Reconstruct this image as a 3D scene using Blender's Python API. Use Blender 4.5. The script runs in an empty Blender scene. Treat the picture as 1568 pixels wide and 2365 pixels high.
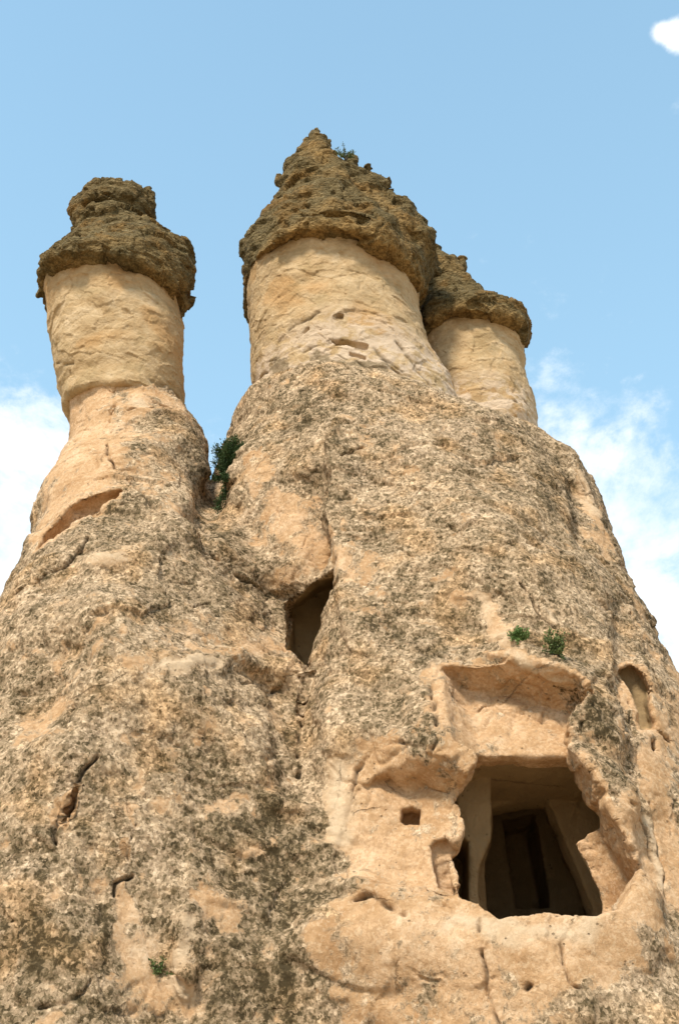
import bpy, math, random
import numpy as np
random.seed(7); np.random.seed(7)
scene = bpy.context.scene
R = math.radians

# ------------------------------------------------------------------ camera
CAM = np.array([0.0, 0.0, 1.6]); PITCH = 33.0; VFOV = 50.0
cam_d = bpy.data.cameras.new("camera"); cam = bpy.data.objects.new("camera", cam_d)
scene.collection.objects.link(cam); scene.camera = cam
cam.location = CAM; cam.rotation_euler = (R(90 + PITCH), 0, 0)
cam_d.sensor_fit = 'VERTICAL'; cam_d.sensor_height = 36.0
cam_d.lens = 18.0 / math.tan(R(VFOV / 2)); cam_d.clip_end = 6000.0; cam_d.clip_start = 0.05

# ------------------------------------------------------------------ sky, sun, exposure
SUN_EL, SUN_AZ = 52.0, -28.0          # azimuth measured from behind the camera towards the left
EXPOSURE = 1.30
scene.view_settings.view_transform = 'Standard'; scene.view_settings.look = 'None'
scene.view_settings.exposure = EXPOSURE; scene.view_settings.gamma = 1.0
scene.view_settings.use_curve_mapping = False
sd = bpy.data.lights.new("sun", 'SUN'); sun = bpy.data.objects.new("sun", sd)
scene.collection.objects.link(sun)
sd.energy = 2.35; sd.angle = R(9); sd.color = (1.0, 0.93, 0.82)
# direction towards the sun
az = R(SUN_AZ)
SUNV = np.array([math.sin(az) * math.cos(R(SUN_EL)), -math.cos(az) * math.cos(R(SUN_EL)), math.sin(R(SUN_EL))])
from mathutils import Vector
sun.rotation_euler = Vector(SUNV).to_track_quat('Z', 'Y').to_euler()
sun.location = Vector(SUNV) * 60

def px_dir(px, py):
    """direction of the camera ray through a point of the 1568 x 2365 picture"""
    t = math.tan(R(VFOV / 2)); s = 2 * t / 2365.0
    cx = (px - 784.0) * s; cy = (1182.5 - py) * s
    c, sn = math.cos(R(PITCH)), math.sin(R(PITCH))
    v = np.array([cx, c - cy * sn, sn + cy * c])
    return v / np.linalg.norm(v)

def at(px, py, Y):
    d = px_dir(px, py)
    return CAM + d * (Y / d[1])

world = bpy.data.worlds.new("World"); scene.world = world; world.use_nodes = True
def build_world():
    nt = world.node_tree; nt.nodes.clear(); N = nt.nodes.new; L = nt.links.new
    out = N('ShaderNodeOutputWorld'); bg = N('ShaderNodeBackground'); bg.inputs['Strength'].default_value = 0.1
    sky = N('ShaderNodeTexSky'); sky.sky_type = 'NISHITA'; sky.sun_disc = False
    sky.sun_elevation = R(SUN_EL); sky.sun_rotation = math.atan2(SUNV[0], SUNV[1])
    sky.air_density = 1.0; sky.dust_density = 1.6; sky.ozone_density = 1.0; sky.altitude = 1000
    tc = N('ShaderNodeTexCoord'); sep = N('ShaderNodeSeparateXYZ'); L(tc.outputs['Generated'], sep.inputs[0])
    def math_(op, a, b=None, clamp=False):
        n = N('ShaderNodeMath'); n.operation = op; n.use_clamp = clamp
        for i, v in enumerate((a, b)):
            if v is None: continue
            if isinstance(v, (int, float)): n.inputs[i].default_value = v
            else: L(v, n.inputs[i])
        return n.outputs[0]
    # cloud bank low in the sky: cover grows towards the horizon
    nz = N('ShaderNodeTexNoise'); nz.inputs['Scale'].default_value = 5.5; nz.inputs['Detail'].default_value = 10
    nz.inputs['Roughness'].default_value = 0.68; nz.inputs['Distortion'].default_value = 0.35
    mp = N('ShaderNodeMapping'); mp.inputs['Location'].default_value = (2.3, 1.1, 0.4); mp.inputs['Scale'].default_value = (1, 1, 1.25)
    L(tc.outputs['Generated'], mp.inputs[0]); L(mp.outputs[0], nz.inputs['Vector'])
    cover = N('ShaderNodeMapRange'); cover.interpolation_type = 'SMOOTHSTEP'
    L(sep.outputs['Z'], cover.inputs['Value'])
    cover.inputs['From Min'].default_value = 0.30; cover.inputs['From Max'].default_value = 0.74
    cover.inputs['To Min'].default_value = 0.75; cover.inputs['To Max'].default_value = -0.75
    dens = math_('ADD', math_('MULTIPLY', math_('SUBTRACT', nz.outputs['Fac'], .5), 4.6), cover.outputs[0])
    # named cumulus: (px, py, angular radius x, z, amount)
    def blob(px, py, r, amt):
        d = px_dir(px, py)
        vm = N('ShaderNodeVectorMath'); vm.operation = 'DISTANCE'; vm.inputs[1].default_value = tuple(d)
        L(tc.outputs['Generated'], vm.inputs[0])
        m = N('ShaderNodeMapRange'); m.interpolation_type = 'SMOOTHSTEP'; L(vm.outputs['Value'], m.inputs['Value'])
        m.inputs['From Min'].default_value = 0.0; m.inputs['From Max'].default_value = r
        m.inputs['To Min'].default_value = amt; m.inputs['To Max'].default_value = 0
        return m.outputs[0]
    nz3 = N('ShaderNodeTexNoise'); nz3.inputs['Scale'].default_value = 34; nz3.inputs['Detail'].default_value = 7; nz3.inputs['Roughness'].default_value = .6; L(mp.outputs[0], nz3.inputs['Vector'])
    dens = math_('ADD', dens, math_('MULTIPLY', math_('SUBTRACT', nz3.outputs['Fac'], .5), 1.5))
    for b in CLOUDS:
        dens = math_('ADD', dens, blob(*b))
    mk = N('ShaderNodeMapRange'); mk.interpolation_type = 'SMOOTHSTEP'; L(dens, mk.inputs['Value'])
    mk.inputs['From Min'].default_value = -0.25; mk.inputs['From Max'].default_value = 1.15
    hz = N('ShaderNodeMapRange'); L(sep.outputs['Z'], hz.inputs['Value'])       # pale summer haze thickening downwards
    hz.inputs['From Min'].default_value = 0.0; hz.inputs['From Max'].default_value = 0.95
    hz.inputs['To Min'].default_value = 0.9; hz.inputs['To Max'].default_value = 0.30
    mixh = N('ShaderNodeMix'); mixh.data_type = 'RGBA'; L(hz.outputs[0], mixh.inputs[0])
    mul = N('ShaderNodeVectorMath'); mul.operation = 'MULTIPLY'; mul.inputs[1].default_value = SKY_TINT
    L(sky.outputs[0], mul.inputs[0]); L(mul.outputs[0], mixh.inputs[6]); mixh.inputs[7].default_value = (*HAZE_COL, 1)
    mixc = N('ShaderNodeMix'); mixc.data_type = 'RGBA'; L(mk.outputs[0], mixc.inputs[0])
    L(mixh.outputs[2], mixc.inputs[6])
    nz2 = N('ShaderNodeTexNoise'); nz2.inputs['Scale'].default_value = 9; nz2.inputs['Detail'].default_value = 6
    L(mp.outputs[0], nz2.inputs['Vector'])
    cr = N('ShaderNodeValToRGB'); L(nz2.outputs['Fac'], cr.inputs[0])
    e = cr.color_ramp.elements; e[0].position = .35; e[1].position = .6
    e[0].color = (*CLOUD_A, 1); e[1].color = (*CLOUD_B, 1)
    L(cr.outputs[0], mixc.inputs[7]); L(mixc.outputs[2], bg.inputs['Color']); L(bg.outputs[0], out.inputs[0])
CLOUDS = [(0, 1030, .17, .80), (30, 1290, .17, .55), (300, 1000, .12, -.3), (700, 600, .45, -.4), (1450, 1080, .16, .45), (1330, 1010, .07, .22), (1500, 1300, .16, .35),
          (1575, 82, .026, 1.5), (1545, 76, .018, 1.1), (1515, 71, .014, 1.0), (1575, 104, .018, .8), (1568, 245, .022, .95), (1515, 367, .006, .9), (440, 940, .05, .30)]
SKY_TINT = (.90, 1.18, 1.12)
HAZE_COL = (2.55, 4.0, 5.0)
CLOUD_A = (4.0, 4.5, 4.95); CLOUD_B = (5.0, 5.1, 5.15)
build_world()

# ------------------------------------------------------------------ numpy noise
_T = np.random.RandomState(3).rand(64, 64, 64).astype(np.float32) * 2 - 1
def vnoise(p):
    i = np.floor(p).astype(np.int32); f = (p - i).astype(np.float32); f = f * f * (3 - 2 * f)
    i0 = i & 63; i1 = (i + 1) & 63
    x0, y0, z0 = i0.T; x1, y1, z1 = i1.T; fx, fy, fz = f.T
    a = _T[x0, y0, z0]; a = a + (_T[x1, y0, z0] - a) * fx
    b = _T[x0, y1, z0]; b = b + (_T[x1, y1, z0] - b) * fx
    c = _T[x0, y0, z1]; c = c + (_T[x1, y0, z1] - c) * fx
    d = _T[x0, y1, z1]; d = d + (_T[x1, y1, z1] - d) * fx
    a = a + (b - a) * fy; c = c + (d - c) * fy
    return a + (c - a) * fz
def fbm(p, sc, octs=3, gain=0.5, off=0.0):
    s = 0; a = 1.0; q = p * sc + off
    for k in range(octs):
        s = s + a * vnoise(q); q = q * 2.03 + 17.3; a *= gain
    return s
def ridged(p, sc, octs=2, gain=0.5, off=0.0):
    s = 0; a = 1.0; q = p * sc + off
    for k in range(octs):
        s = s + a * (1 - 2 * np.abs(vnoise(q))); q = q * 2.07 + 11.1; a *= gain
    return s
_C = np.random.RandomState(5).rand(32, 32, 32, 3).astype(np.float32)
_D = (np.random.RandomState(6).rand(32, 32, 32, 4).astype(np.float32) * 2 - 1)
def facets(p, sc, tilt=.8, off=0.0):
    """broken planar faces: every cell of a jittered lattice has its own height and tilt"""
    q = (p * sc + off).astype(np.float32); i = np.floor(q).astype(np.int32); fr = q - i
    best = np.full(len(q), 9e9, np.float32); val = np.zeros(len(q), np.float32)
    for a in (-1, 0, 1):
        for b in (-1, 0, 1):
            for c in (-1, 0, 1):
                o = np.array([a, b, c], np.int32); j = (i + o) & 31
                k = (j[:, 0] * 32 + j[:, 1]) * 32 + j[:, 2]
                dv = fr - o - _C.reshape(-1, 3)[k]; d = dv[:, 0] ** 2 + dv[:, 1] ** 2 + dv[:, 2] ** 2
                m = np.nonzero(d < best)[0]; best[m] = d[m]; h = _D.reshape(-1, 4)[k[m]]
                val[m] = h[:, 3] * .5 + tilt * (h[:, 0] * dv[m, 0] + h[:, 1] * dv[m, 1] + h[:, 2] * dv[m, 2])
    return val
def smin(a, b, k):
    h = np.clip(0.5 + 0.5 * (b - a) / k, 0, 1); return b + (a - b) * h - k * h * (1 - h)
def smax(a, b, k): return -smin(-a, -b, k)
def sstep(x, a, b):
    t = np.clip((x - a) / (b - a), 0, 1); return t * t * (3 - 2 * t)

# ------------------------------------------------------------------ lofted rock shapes
class Loft:
    """upright rock whose left and right outlines are given at the depth of its axis; 'ratio' or a front table gives the depth"""
    def __init__(s, left, right, Y, ratio=None, front=None, n=2.0, bot=None, top=None, k=0.3, tilt=0.0, tilty=0.0, shrink=0.0, maxd=99., dl=0, dr=0, taper=None):
        s.taper = taper
        l = np.array([at(x + dl, y, Y)[[2, 0]] for x, y in left]); r = np.array([at(x + dr, y, Y)[[2, 0]] for x, y in right]); s.maxd = maxd
        l = l[np.argsort(l[:, 0])]; r = r[np.argsort(r[:, 0])]
        s.l, s.r, s.Y, s.ratio, s.n, s.bot, s.top, s.k, s.tilt = l, r, Y, ratio, n, bot, top, k, tilt
        s.front = np.array(front) if front is not None else None; s.tilty = tilty; s.shrink = shrink
        if top is None and front is None: s.top = max(l[-1, 0], r[-1, 0]) - .05
    def __call__(s, p):
        x, y, z = p[:, 0], p[:, 1], p[:, 2]
        xl = np.interp(z, s.l[:, 0], s.l[:, 1]); xr = np.interp(z, s.r[:, 0], s.r[:, 1])
        xc = (xl + xr) / 2; hw = np.maximum((xr - xl) / 2, 0.02)
        hd = np.maximum(s.Y - np.interp(z, s.front[:, 0], s.front[:, 1]), 0.02) if s.front is not None else np.minimum(hw * (s.ratio if s.taper is None else s.ratio + (s.taper[2] - s.ratio) * sstep(z, s.taper[0], s.taper[1])), s.maxd)
        u = np.abs(x - xc) / hw; v = np.abs(y - s.Y) / hd
        k = (u ** s.n + v ** s.n) ** (1 / s.n)
        f = (k - 1) * np.minimum(hw, hd)
        f = f + s.shrink; zz = z + s.tilt * (x - xc) + s.tilty * (y - s.Y)
        if s.top is not None: f = smax(f, z - s.top, s.k)
        if s.bot is not None: f = smax(f, s.bot - zz, s.k)
        return f

def seg_dist(p, pts):
    """distance to a polyline, plus the signed side as seen from the front"""
    best = np.full(len(p), 1e9, np.float32); side = np.zeros(len(p), np.float32)
    for a, b in zip(pts[:-1], pts[1:]):
        ab = b - a; L2 = max(float(ab @ ab), 1e-9)
        t = np.clip(((p - a) @ ab) / L2, 0, 1)
        q = p - (a + t[:, None] * ab); d = np.sqrt((q * q).sum(1))
        s = (ab[2] * (p[:, 0] - a[0]) - ab[0] * (p[:, 2] - a[2])) / math.sqrt(ab[0] ** 2 + ab[2] ** 2 + 1e-9)
        m = d < best; best[m] = d[m]; side[m] = s[m]
    return best, side

def poly_sdf(q, P):
    P = np.asarray(P); d = np.full(len(q), 1e9); ins = np.zeros(len(q), bool)
    n = len(P)
    for i in range(n):
        a = P[i]; b = P[(i + 1) % n]; e = b - a; w = q - a
        t = np.clip((w @ e) / (e @ e + 1e-12), 0, 1); dd = w - t[:, None] * e
        d = np.minimum(d, (dd * dd).sum(1))
        c = (a[1] > q[:, 1]) != (b[1] > q[:, 1])
        xx = (b[0] - a[0]) * (q[:, 1] - a[1]) / (b[1] - a[1] + 1e-12) + a[0]
        ins ^= c & (q[:, 0] < xx)
    d = np.sqrt(d); return np.where(ins, -d, d)

def trace(f, px, py, t0=8, t1=42, step=0.06):
    pts = np.array([px_dir(a, b) for a, b in zip(px, py)]); n = len(pts)
    T = np.arange(t0, t1, step); P = CAM + pts[:, None, :] * T[None, :, None]
    v = f(P.reshape(-1, 3)).reshape(n, -1)
    out = []
    for k in range(n):
        ii = np.nonzero(v[k] < 0)[0]
        if len(ii) == 0: out.append(CAM + pts[k] * T[np.argmin(v[k])]); continue
        i = ii[0]
        if i == 0: out.append(CAM + pts[k] * T[0]); continue
        a, b = v[k, i - 1], v[k, i]; out.append(CAM + pts[k] * (T[i - 1] + step * a / (a - b)))
    return np.array(out)

class Prism:
    """a horizontal or slanting hollow of given outline: outline given on the upright plane y = Y"""
    def __init__(s, poly, Y, back, front=3.0, d=(0, 1, 0), grow=0.0, flare=0.0, jit=0.0):
        s.P = np.array([at(x, y, Y)[[0, 2]] for x, y in poly]); s.Y = Y; s.back = back; s.front = front
        s.d = np.array(d, float) / d[1]; s.grow = grow; s.flare = flare; s.jit = jit
        ys = np.array([Y - front, Y + back]); ext = np.abs(np.outer(ys - Y, s.d[[0, 2]])).max(0) + abs(grow) + .3
        s.lo = np.array([s.P[:, 0].min() - ext[0], Y - front - .3, s.P[:, 1].min() - ext[1]])
        s.hi = np.array([s.P[:, 0].max() + ext[0], Y + back + .3, s.P[:, 1].max() + ext[1]])
    def inside_box(s, p): return ((p > s.lo) & (p < s.hi)).all(1)
    def __call__(s, p):
        t = p[:, 1] - s.Y
        q = np.stack([p[:, 0] - s.d[0] * t, p[:, 2] - s.d[2] * t], 1)
        f = poly_sdf(q, s.P) - s.grow + s.flare * np.maximum(t, 0)
        if s.jit: f = f + s.jit * fbm(p, 2.2, 3)
        f = smax(f, t - s.back, 0.08)
        return np.maximum(f, -s.front - t)

class Stroke:
    def __init__(s, pts, r, amp, kind='gauss', w=None):
        s.pts = np.asarray(pts, float); s.r = r; s.amp = amp; s.kind = kind; s.w = w
        m = 3.2 * r if kind != 'step' else 3.2 * r
        s.lo = s.pts.min(0) - m; s.hi = s.pts.max(0) + m
    def add(s, p, out, warp=None):
        idx = np.nonzero(((p > s.lo) & (p < s.hi)).all(1))[0]
        if len(idx) == 0: return
        q = p[idx] if warp is None else p[idx] + warp[idx]
        pts = s.pts if len(s.pts) > 1 else np.vstack([s.pts, s.pts + 1e-3])
        d, side = seg_dist(q, pts)
        if s.kind == 'gauss': out[idx] += s.amp * np.exp(-(d / s.r) ** 2)
        elif s.kind == 'crack': out[idx] += s.amp * np.exp(-(d / s.r) ** 1.5)
        elif s.kind == 'disc': out[idx] = np.maximum(out[idx], s.amp * (1 - sstep(d, s.r * .3, s.r * 1.6)))
        elif s.kind == 'step':   # material stands proud on one side of the line and dies out away from it
            out[idx] += s.amp * np.exp(-(d / s.r) ** 2) * sstep(side, -0.03, 0.03)

# ------------------------------------------------------------------ outlines (picture coordinates, depth of the axis)
YM, YL = 20.0, 19.0
main_lobe = Loft(
    left=[(575, 905), (556, 945), (530, 985), (505, 1060), (486, 1110), (455, 1190), (462, 1300), (520, 1420), (590, 1560), (600, 1800), (560, 2100), (520, 2500), (480, 3100)],
    right=[(1250, 940), (1266, 1005), (1314, 1022), (1378, 1075), (1404, 1130), (1430, 1210), (1438, 1300), (1462, 1365), (1466, 1430), (1494, 1510), (1530, 1600), (1606, 1800), (1706, 2050), (1810, 2300), (1960, 2700), (2200, 3300)],
    Y=YM, front=[(-1, 11.2), (0, 11.5), (2.5, 12.3), (4.4, 12.9), (8.35, 14.15), (12.6, 15.9), (15.5, 17.0), (16.9, 17.6), (18, 18.2)], n=2.1, bot=-1.0, k=.4, dr=-34, dl=8)
left_lobe = Loft(
    left=[(160, 850), (156, 930), (151, 1010), (149, 1055), (132, 1110), (112, 1190), (98, 1240), (86, 1270), (88, 1310), (62, 1390), (38, 1450), (-6, 1570), (-66, 1750), (-160, 2050), (-285, 2400), (-540, 3100)],
    right=[(396, 850), (404, 930), (440, 966), (474, 1008), (490, 1075), (492, 1130), (530, 1230), (620, 1370), (700, 1560), (760, 1750), (800, 2000), (850, 2300), (900, 3100)],
    Y=YL, front=[(-1, 11.0), (0, 11.4), (2.5, 12.1), (4.2, 12.7), (8, 13.9), (11, 15.2), (13, 16.2), (15, 17.25), (16.2, 17.75), (18, 17.8)], n=2.15, bot=-1.0, k=.25, dl=6)
def body_base(p):
    a = main_lobe(p); b = left_lobe(p)
    # top of the broad cone: a rounded shoulder rising gently to the back right
    top = np.interp(p[:, 0], [-3, -.5, 1.7, 3.1, 4.6, 6], [17.2, 17.4, 16.35, 15.8, 15.3, 14.4]) + .10 * (p[:, 1] - 18.3)
    a = smax(a, p[:, 2] - top, 0.5)
    b = smax(b, p[:, 2] - 16.95, 0.2)
    k = np.interp(p[:, 2], [7, 11.0, 12.2], [1.9, .5, .10]); f = smin(a, b, k)
    f = f + 0.13 * fbm(p, 0.45, 3, .5, 5.1)
    return f.astype(np.float32)

def H(pts, f=None):
    pts = np.array(pts, float); return trace(f or body_base, pts[:, 0], pts[:, 1])

# ---- relief of the cone: (points, radius m, amount m); positive = hollow, negative = bulge
_rel = [
    ([(575, 1090), (570, 1180), (610, 1270), (670, 1330)], .62, -.42), ([(728, 1100), (722, 1200), (745, 1300)], .20, .26),
    ([(800, 1300), (810, 1500), (790, 1700)], .40, -.22),
    ([(560, 1330), (650, 1390)], .4, .15), ([(665, 1590), (695, 1700), (688, 1800)], .28, .30), ([(650, 1950), (620, 2150), (580, 2365)], .5, .06),
    ([(460, 1200), (500, 1290), (560, 1350)], .22, .20), ([(499, 1075), (490, 1140), (470, 1210)], .25, .55),
    ([(900, 1560), (960, 1640), (1000, 1720)], .42, -.14), ([(880, 1700), (960, 1720)], .3, -.16),
    ([(1180, 1500), (1280, 1560), (1380, 1640)], .34, -.30), ([(1310, 1640), (1390, 1690)], .3, -.22), ([(1350, 1780), (1440, 1850)], .25, -.18),
    ([(830, 2060), (920, 2085)], .16, -.16), ([(750, 2170), (1000, 2180), (1250, 2200), (1420, 2160)], .5, -.15),
    
    ([(1300, 1040), (1370, 1180), (1430, 1330)], .25, -.15), ([(1330, 1130), (1350, 1250)], .22, .16),
    ([(1440, 1400), (1430, 1600), (1450, 1800), (1500, 2000)], .22, .18), ([(1400, 1500), (1420, 1700), (1450, 1880), (1500, 2150)], .28, -.14),
    ([(230, 1290), (350, 1270), (440, 1230)], .35, -.15), ([(170, 1290), (120, 1350)], .3, .14), ([(260, 1400), (240, 1600), (200, 1750)], .5, -.15),
    ([(80, 1650)], .5, .16), ([(110, 1600), (160, 1500)], .4, .12), ([(420, 1640), (540, 1700)], .6, -.12), ([(330, 2250), (400, 2310)], .45, .16), ([(440, 2120), (430, 2280)], .15, -.10),
    ([(280, 2080), (270, 2150)], .35, .10), ([(76, 1250)], .22, -.16), ([(600, 1560), (640, 1580)], .13, .22), ([(280, 1065)], .14, -.10), ([(560, 1520), (420, 1530)], .2, -.10),
    ([(920, 1000), (1100, 1180), (1250, 1380)], .6, -.12), ([(1000, 1350), (1150, 1500)], .45, .10), ([(330, 1050), (420, 1010), (470, 1080)], .45, -.14), ([(250, 950), (330, 920)], .3, -.08),
    ([(1550, 1900), (1550, 2100)], .4, .12), ([(690, 1880), (670, 1900)], .1, .08), ([(640, 1850), (700, 1860)], .12, -.10),
]
_allp = H([q for s in _rel for q in s[0]]); RELIEF = []; _i = 0
for pts, r, a in _rel:
    RELIEF.append(Stroke(_allp[_i:_i + len(pts)], r, a)); _i += len(pts)

RIDGE = Stroke(H([(800, 1500), (778, 1390), (778, 1330), (764, 1260), (748, 1200), (766, 1130), (752, 1050), (770, 1000)]), .50, -.46, 'step')
def body_relief(p):
    f = body_base(p); RIDGE.add(p, f)
    for s in RELIEF: s.add(p, f)
    return f

def yat(px, py): return H([(px, py)], body_relief)[0][1]

# ---- the cut rooms
Yw = yat(1200, 1760) + 0.45; zw = at(1200, 1755, Yw)[2]
alcove = Prism([(974, 1563), (989, 1530), (1037, 1498), (1099, 1507), (1190, 1518), (1263, 1556), (1330, 1590), (1352, 1625), (1330, 1660), (1312, 1700), (1316, 1760), (1316, 1800), (1094, 1800), (1090, 1786),
                (1060, 1762), (1018, 1730), (1008, 1695), (992, 1640), (982, 1590)], yat(1180, 1560), 1.6, 2.0, d=(-0.02, 1, -0.45), jit=.06)
opening = Prism([(1096, 1742), (1200, 1746), (1312, 1744), (1334, 1795), (1366, 1843), (1384, 1890), (1410, 1950), (1458, 2040), (1418, 2100), (1380, 2150), (1335, 2172), (1233, 2168),
                 (1130, 2166), (1100, 2140), (1088, 2120), (1052, 2100), (1048, 2031), (1036, 1977), (1054, 1960), (1065, 1917), (1064, 1879), (1041, 1847), (1065, 1814), (1090, 1779)],
                Yw, 0.42, 3.0, jit=.02)
room = Prism([(1046, 2180), (1030, 1742), (1392, 1742), (1392, 1885), (1298, 1923), (1306, 1945), (1330, 1988), (1350, 2031), (1366, 2091), (1374, 2180)], Yw, 1.9, -0.2)
post = Prism([(1040, 1700), (1134, 1700), (1134, 1938), (1116, 1975), (1106, 2010), (1106, 2060), (1116, 2160), (1086, 2160), (1082, 2060), (1084, 1945), (1060, 1925)], Yw + .9, 1.1, 0.0)
room_r = Prism([(1090, 2180), (1090, 1742), (1392, 1742), (1392, 1885), (1298, 1923), (1306, 1945), (1330, 1988), (1350, 2031), (1366, 2091), (1374, 2180)], Yw, 1.9, -0.2, d=(.55, 1, 0))
_dk = [(1134, 1862), (1200, 1850), (1262, 1846), (1300, 1921), (1370, 2099), (1370, 2150), (1128, 2150), (1116, 1990), (1134, 1938)]
inner = Prism(_dk, Yw + 1.9, .5, .3)
chamber = Prism(_dk, Yw + 2.35, 1.7, -.02, grow=.7)
inner2 = Prism([(1157, 1890), (1235, 1875), (1262, 2000), (1275, 2100), (1190, 2100)], Yw + 4.0, 1.2, .4)
cleft = Prism([(653, 1402), (662, 1384), (690, 1374), (735, 1342), (776, 1330), (777, 1352), (766, 1390), (748, 1425), (740, 1470), (726, 1550), (712, 1556), (690, 1528), (668, 1500), (662, 1440)],
              yat(700, 1450), 1.25, 2.5, d=(.02, 1, .42), jit=.03)
cleft_foot = Prism([(700, 1545), (728, 1550), (708, 1600), (694, 1660), (686, 1650), (690, 1600)], yat(700, 1600), .12, 2.0, jit=.02)
side_cave = Prism([(1441, 1550), (1448, 1543), (1470, 1541), (1492, 1560), (1504, 1590), (1500, 1625), (1510, 1670), (1508, 1682), (1480, 1684), (1470, 1640), (1456, 1590)], yat(1475, 1620), .75, 2.0, d=(.16, 1, .42), jit=.02, grow=.03)
side_niche = Prism([(1490, 1700), (1512, 1705), (1520, 1728), (1512, 1742), (1498, 1742)], yat(1505, 1720), .4, 1.0, jit=.02)
side_niche2 = Prism([(1512, 1688), (1545, 1695), (1552, 1712), (1530, 1712)], yat(1530, 1700), .25, 1.0, jit=.02)
niche = Prism([(926, 1852), (955, 1848), (973, 1858), (972, 1898), (948, 1892), (924, 1886)], yat(950, 1950) + .1, .80, 2.0, d=(.05, 1, .12), jit=.012)
notch = Prism([(262, 1118), (262, 1135), (215, 1180), (130, 1245), (92, 1268), (97, 1232), (150, 1158), (215, 1135)], yat(180, 1195), .60, 1.2, d=(.1, 1, .22), grow=.05)
slit = Prism([(137, 1902), (144, 1862), (158, 1834), (172, 1812), (176, 1822), (168, 1862), (152, 1898)], yat(157, 1860), .5, 1.5, jit=.01)
step_cut = Prism([(1062, 1960), (1038, 1975), (1050, 2083), (1010, 2062), (1000, 2010), (990, 1950), (1000, 1938), (1030, 1925)], Yw - .2, .25, 2.0, d=(.1, 1, 0))
face_poly = Prism([(812, 1812), (830, 1765), (868, 1728), (905, 1722), (960, 1740), (1010, 1765), (1075, 1805), (1100, 1850), (1100, 2020), (1050, 2095), (930, 2088), (830, 2062), (782, 1990), (795, 1900)],
                  yat(930, 1950), 3.0, 3.0, d=(0, 1, -.45), jit=.09)
CARVES = [alcove, opening, inner, chamber, inner2, cleft, cleft_foot, side_cave, side_niche, side_niche2, niche, notch, slit, step_cut]

jx0 = at(1350, 2000, Yw)[0]
fx0 = at(830, 1850, 13.3)[0]; fx1 = at(985, 1850, 13.3)[0]
def alc_back(q):
    x0 = at(1100, 1700, Yw)[0]
    return Yw + 0.5 * np.maximum(q[:, 2] - zw, -0.5) - .75 * sstep(x0 - q[:, 0], -.05, .75)
def body_sdf(p):
    f = body_relief(p)
    m = np.nonzero(face_poly.inside_box(p))[0]
    if len(m):
        q = p[m]; fm = f[m]
        z0 = at(930, 2080, 12.9)[2]; z1 = at(930, 1740, 13.6)[2]
        dep = 0.03 + 0.34 * sstep(q[:, 0], fx0, fx1) * np.clip((q[:, 2] - z0) / (z1 - z0), 0, 1)       # deeper towards the top: an overhang at its upper edge
        f[m] = smax(fm, -smax(face_poly(q), -(fm + dep), 0.04), 0.035)
    for c in CARVES:
        m = np.nonzero(c.inside_box(p))[0]
        if len(m) == 0: continue
        q = p[m]; v = c(q) + (.012 * ridged(q, 3.1, 2, .5, 4.4) if c is not niche else 0)
        if c is opening: v = smax(v, q[:, 1] - (Yw + .46 - .75 * np.maximum(q[:, 0] - jx0, 0)), .03)
        if c is alcove: v = smax(v, q[:, 1] - alc_back(q), 0.04)
        f[m] = smax(f[m], -v, 0.025)
    m = np.nonzero(room.inside_box(p))[0]
    if len(m):
        q = p[m]; v = np.maximum(room(q), -post(q)); f[m] = smax(f[m], -v, 0.03)
    m = np.nonzero(room_r.inside_box(p))[0]
    if len(m): f[m] = smax(f[m], -room_r(p[m]), 0.03)
    return f

# pillars
neck = Loft([(147, 800), (150, 870), (150, 960), (150, 1060)], [(400, 800), (413, 880), (425, 960), (440, 1100)], YL, ratio=.92, bot=15.2, top=17.6, k=.25)
pillar_l = Loft([(112, 560), (110, 690), (112, 760), (118, 830), (132, 890), (148, 925)],
                [(410, 600), (412, 690), (412, 760), (415, 820), (425, 870), (420, 945)], YL, ratio=.96, n=2.1, bot=16.45, top=20.5, k=.15, tilt=.03, tilty=-.12, dr=6)
pillar_m = Loft([(566, 560), (568, 650), (572, 700), (577, 760), (580, 830), (586, 880), (595, 920), (590, 1000)],
                [(930, 560), (950, 640), (962, 700), (968, 760), (988, 825), (1008, 860), (1030, 895), (1050, 925), (1065, 960)], 19.8, ratio=.93, n=2.1, bot=15.0, top=21.2, k=.3, maxd=1.95)
pillar_r = Loft([(975, 640), (972, 780), (975, 840), (970, 1000)],
                [(1200, 640), (1205, 800), (1210, 860), (1222, 905), (1234, 950), (1240, 1020), (1240, 1100)], 21.4, ratio=1.0, n=2.1, bot=14.6, top=21.3, k=.3)
def f_neck(p): return neck(p) + .07 * fbm(p, 1.1, 3, .5, 2.2)
def f_pl(p):
    f = pillar_l(p) + .06 * fbm(p, .9, 3, .5, 8.2)
    return f
def f_pm(p): return pillar_m(p) + .06 * fbm(p, .8, 3, .5, 12.2)
def f_pr(p): return pillar_r(p) + .06 * fbm(p, .9, 3, .5, 31.2)

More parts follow.
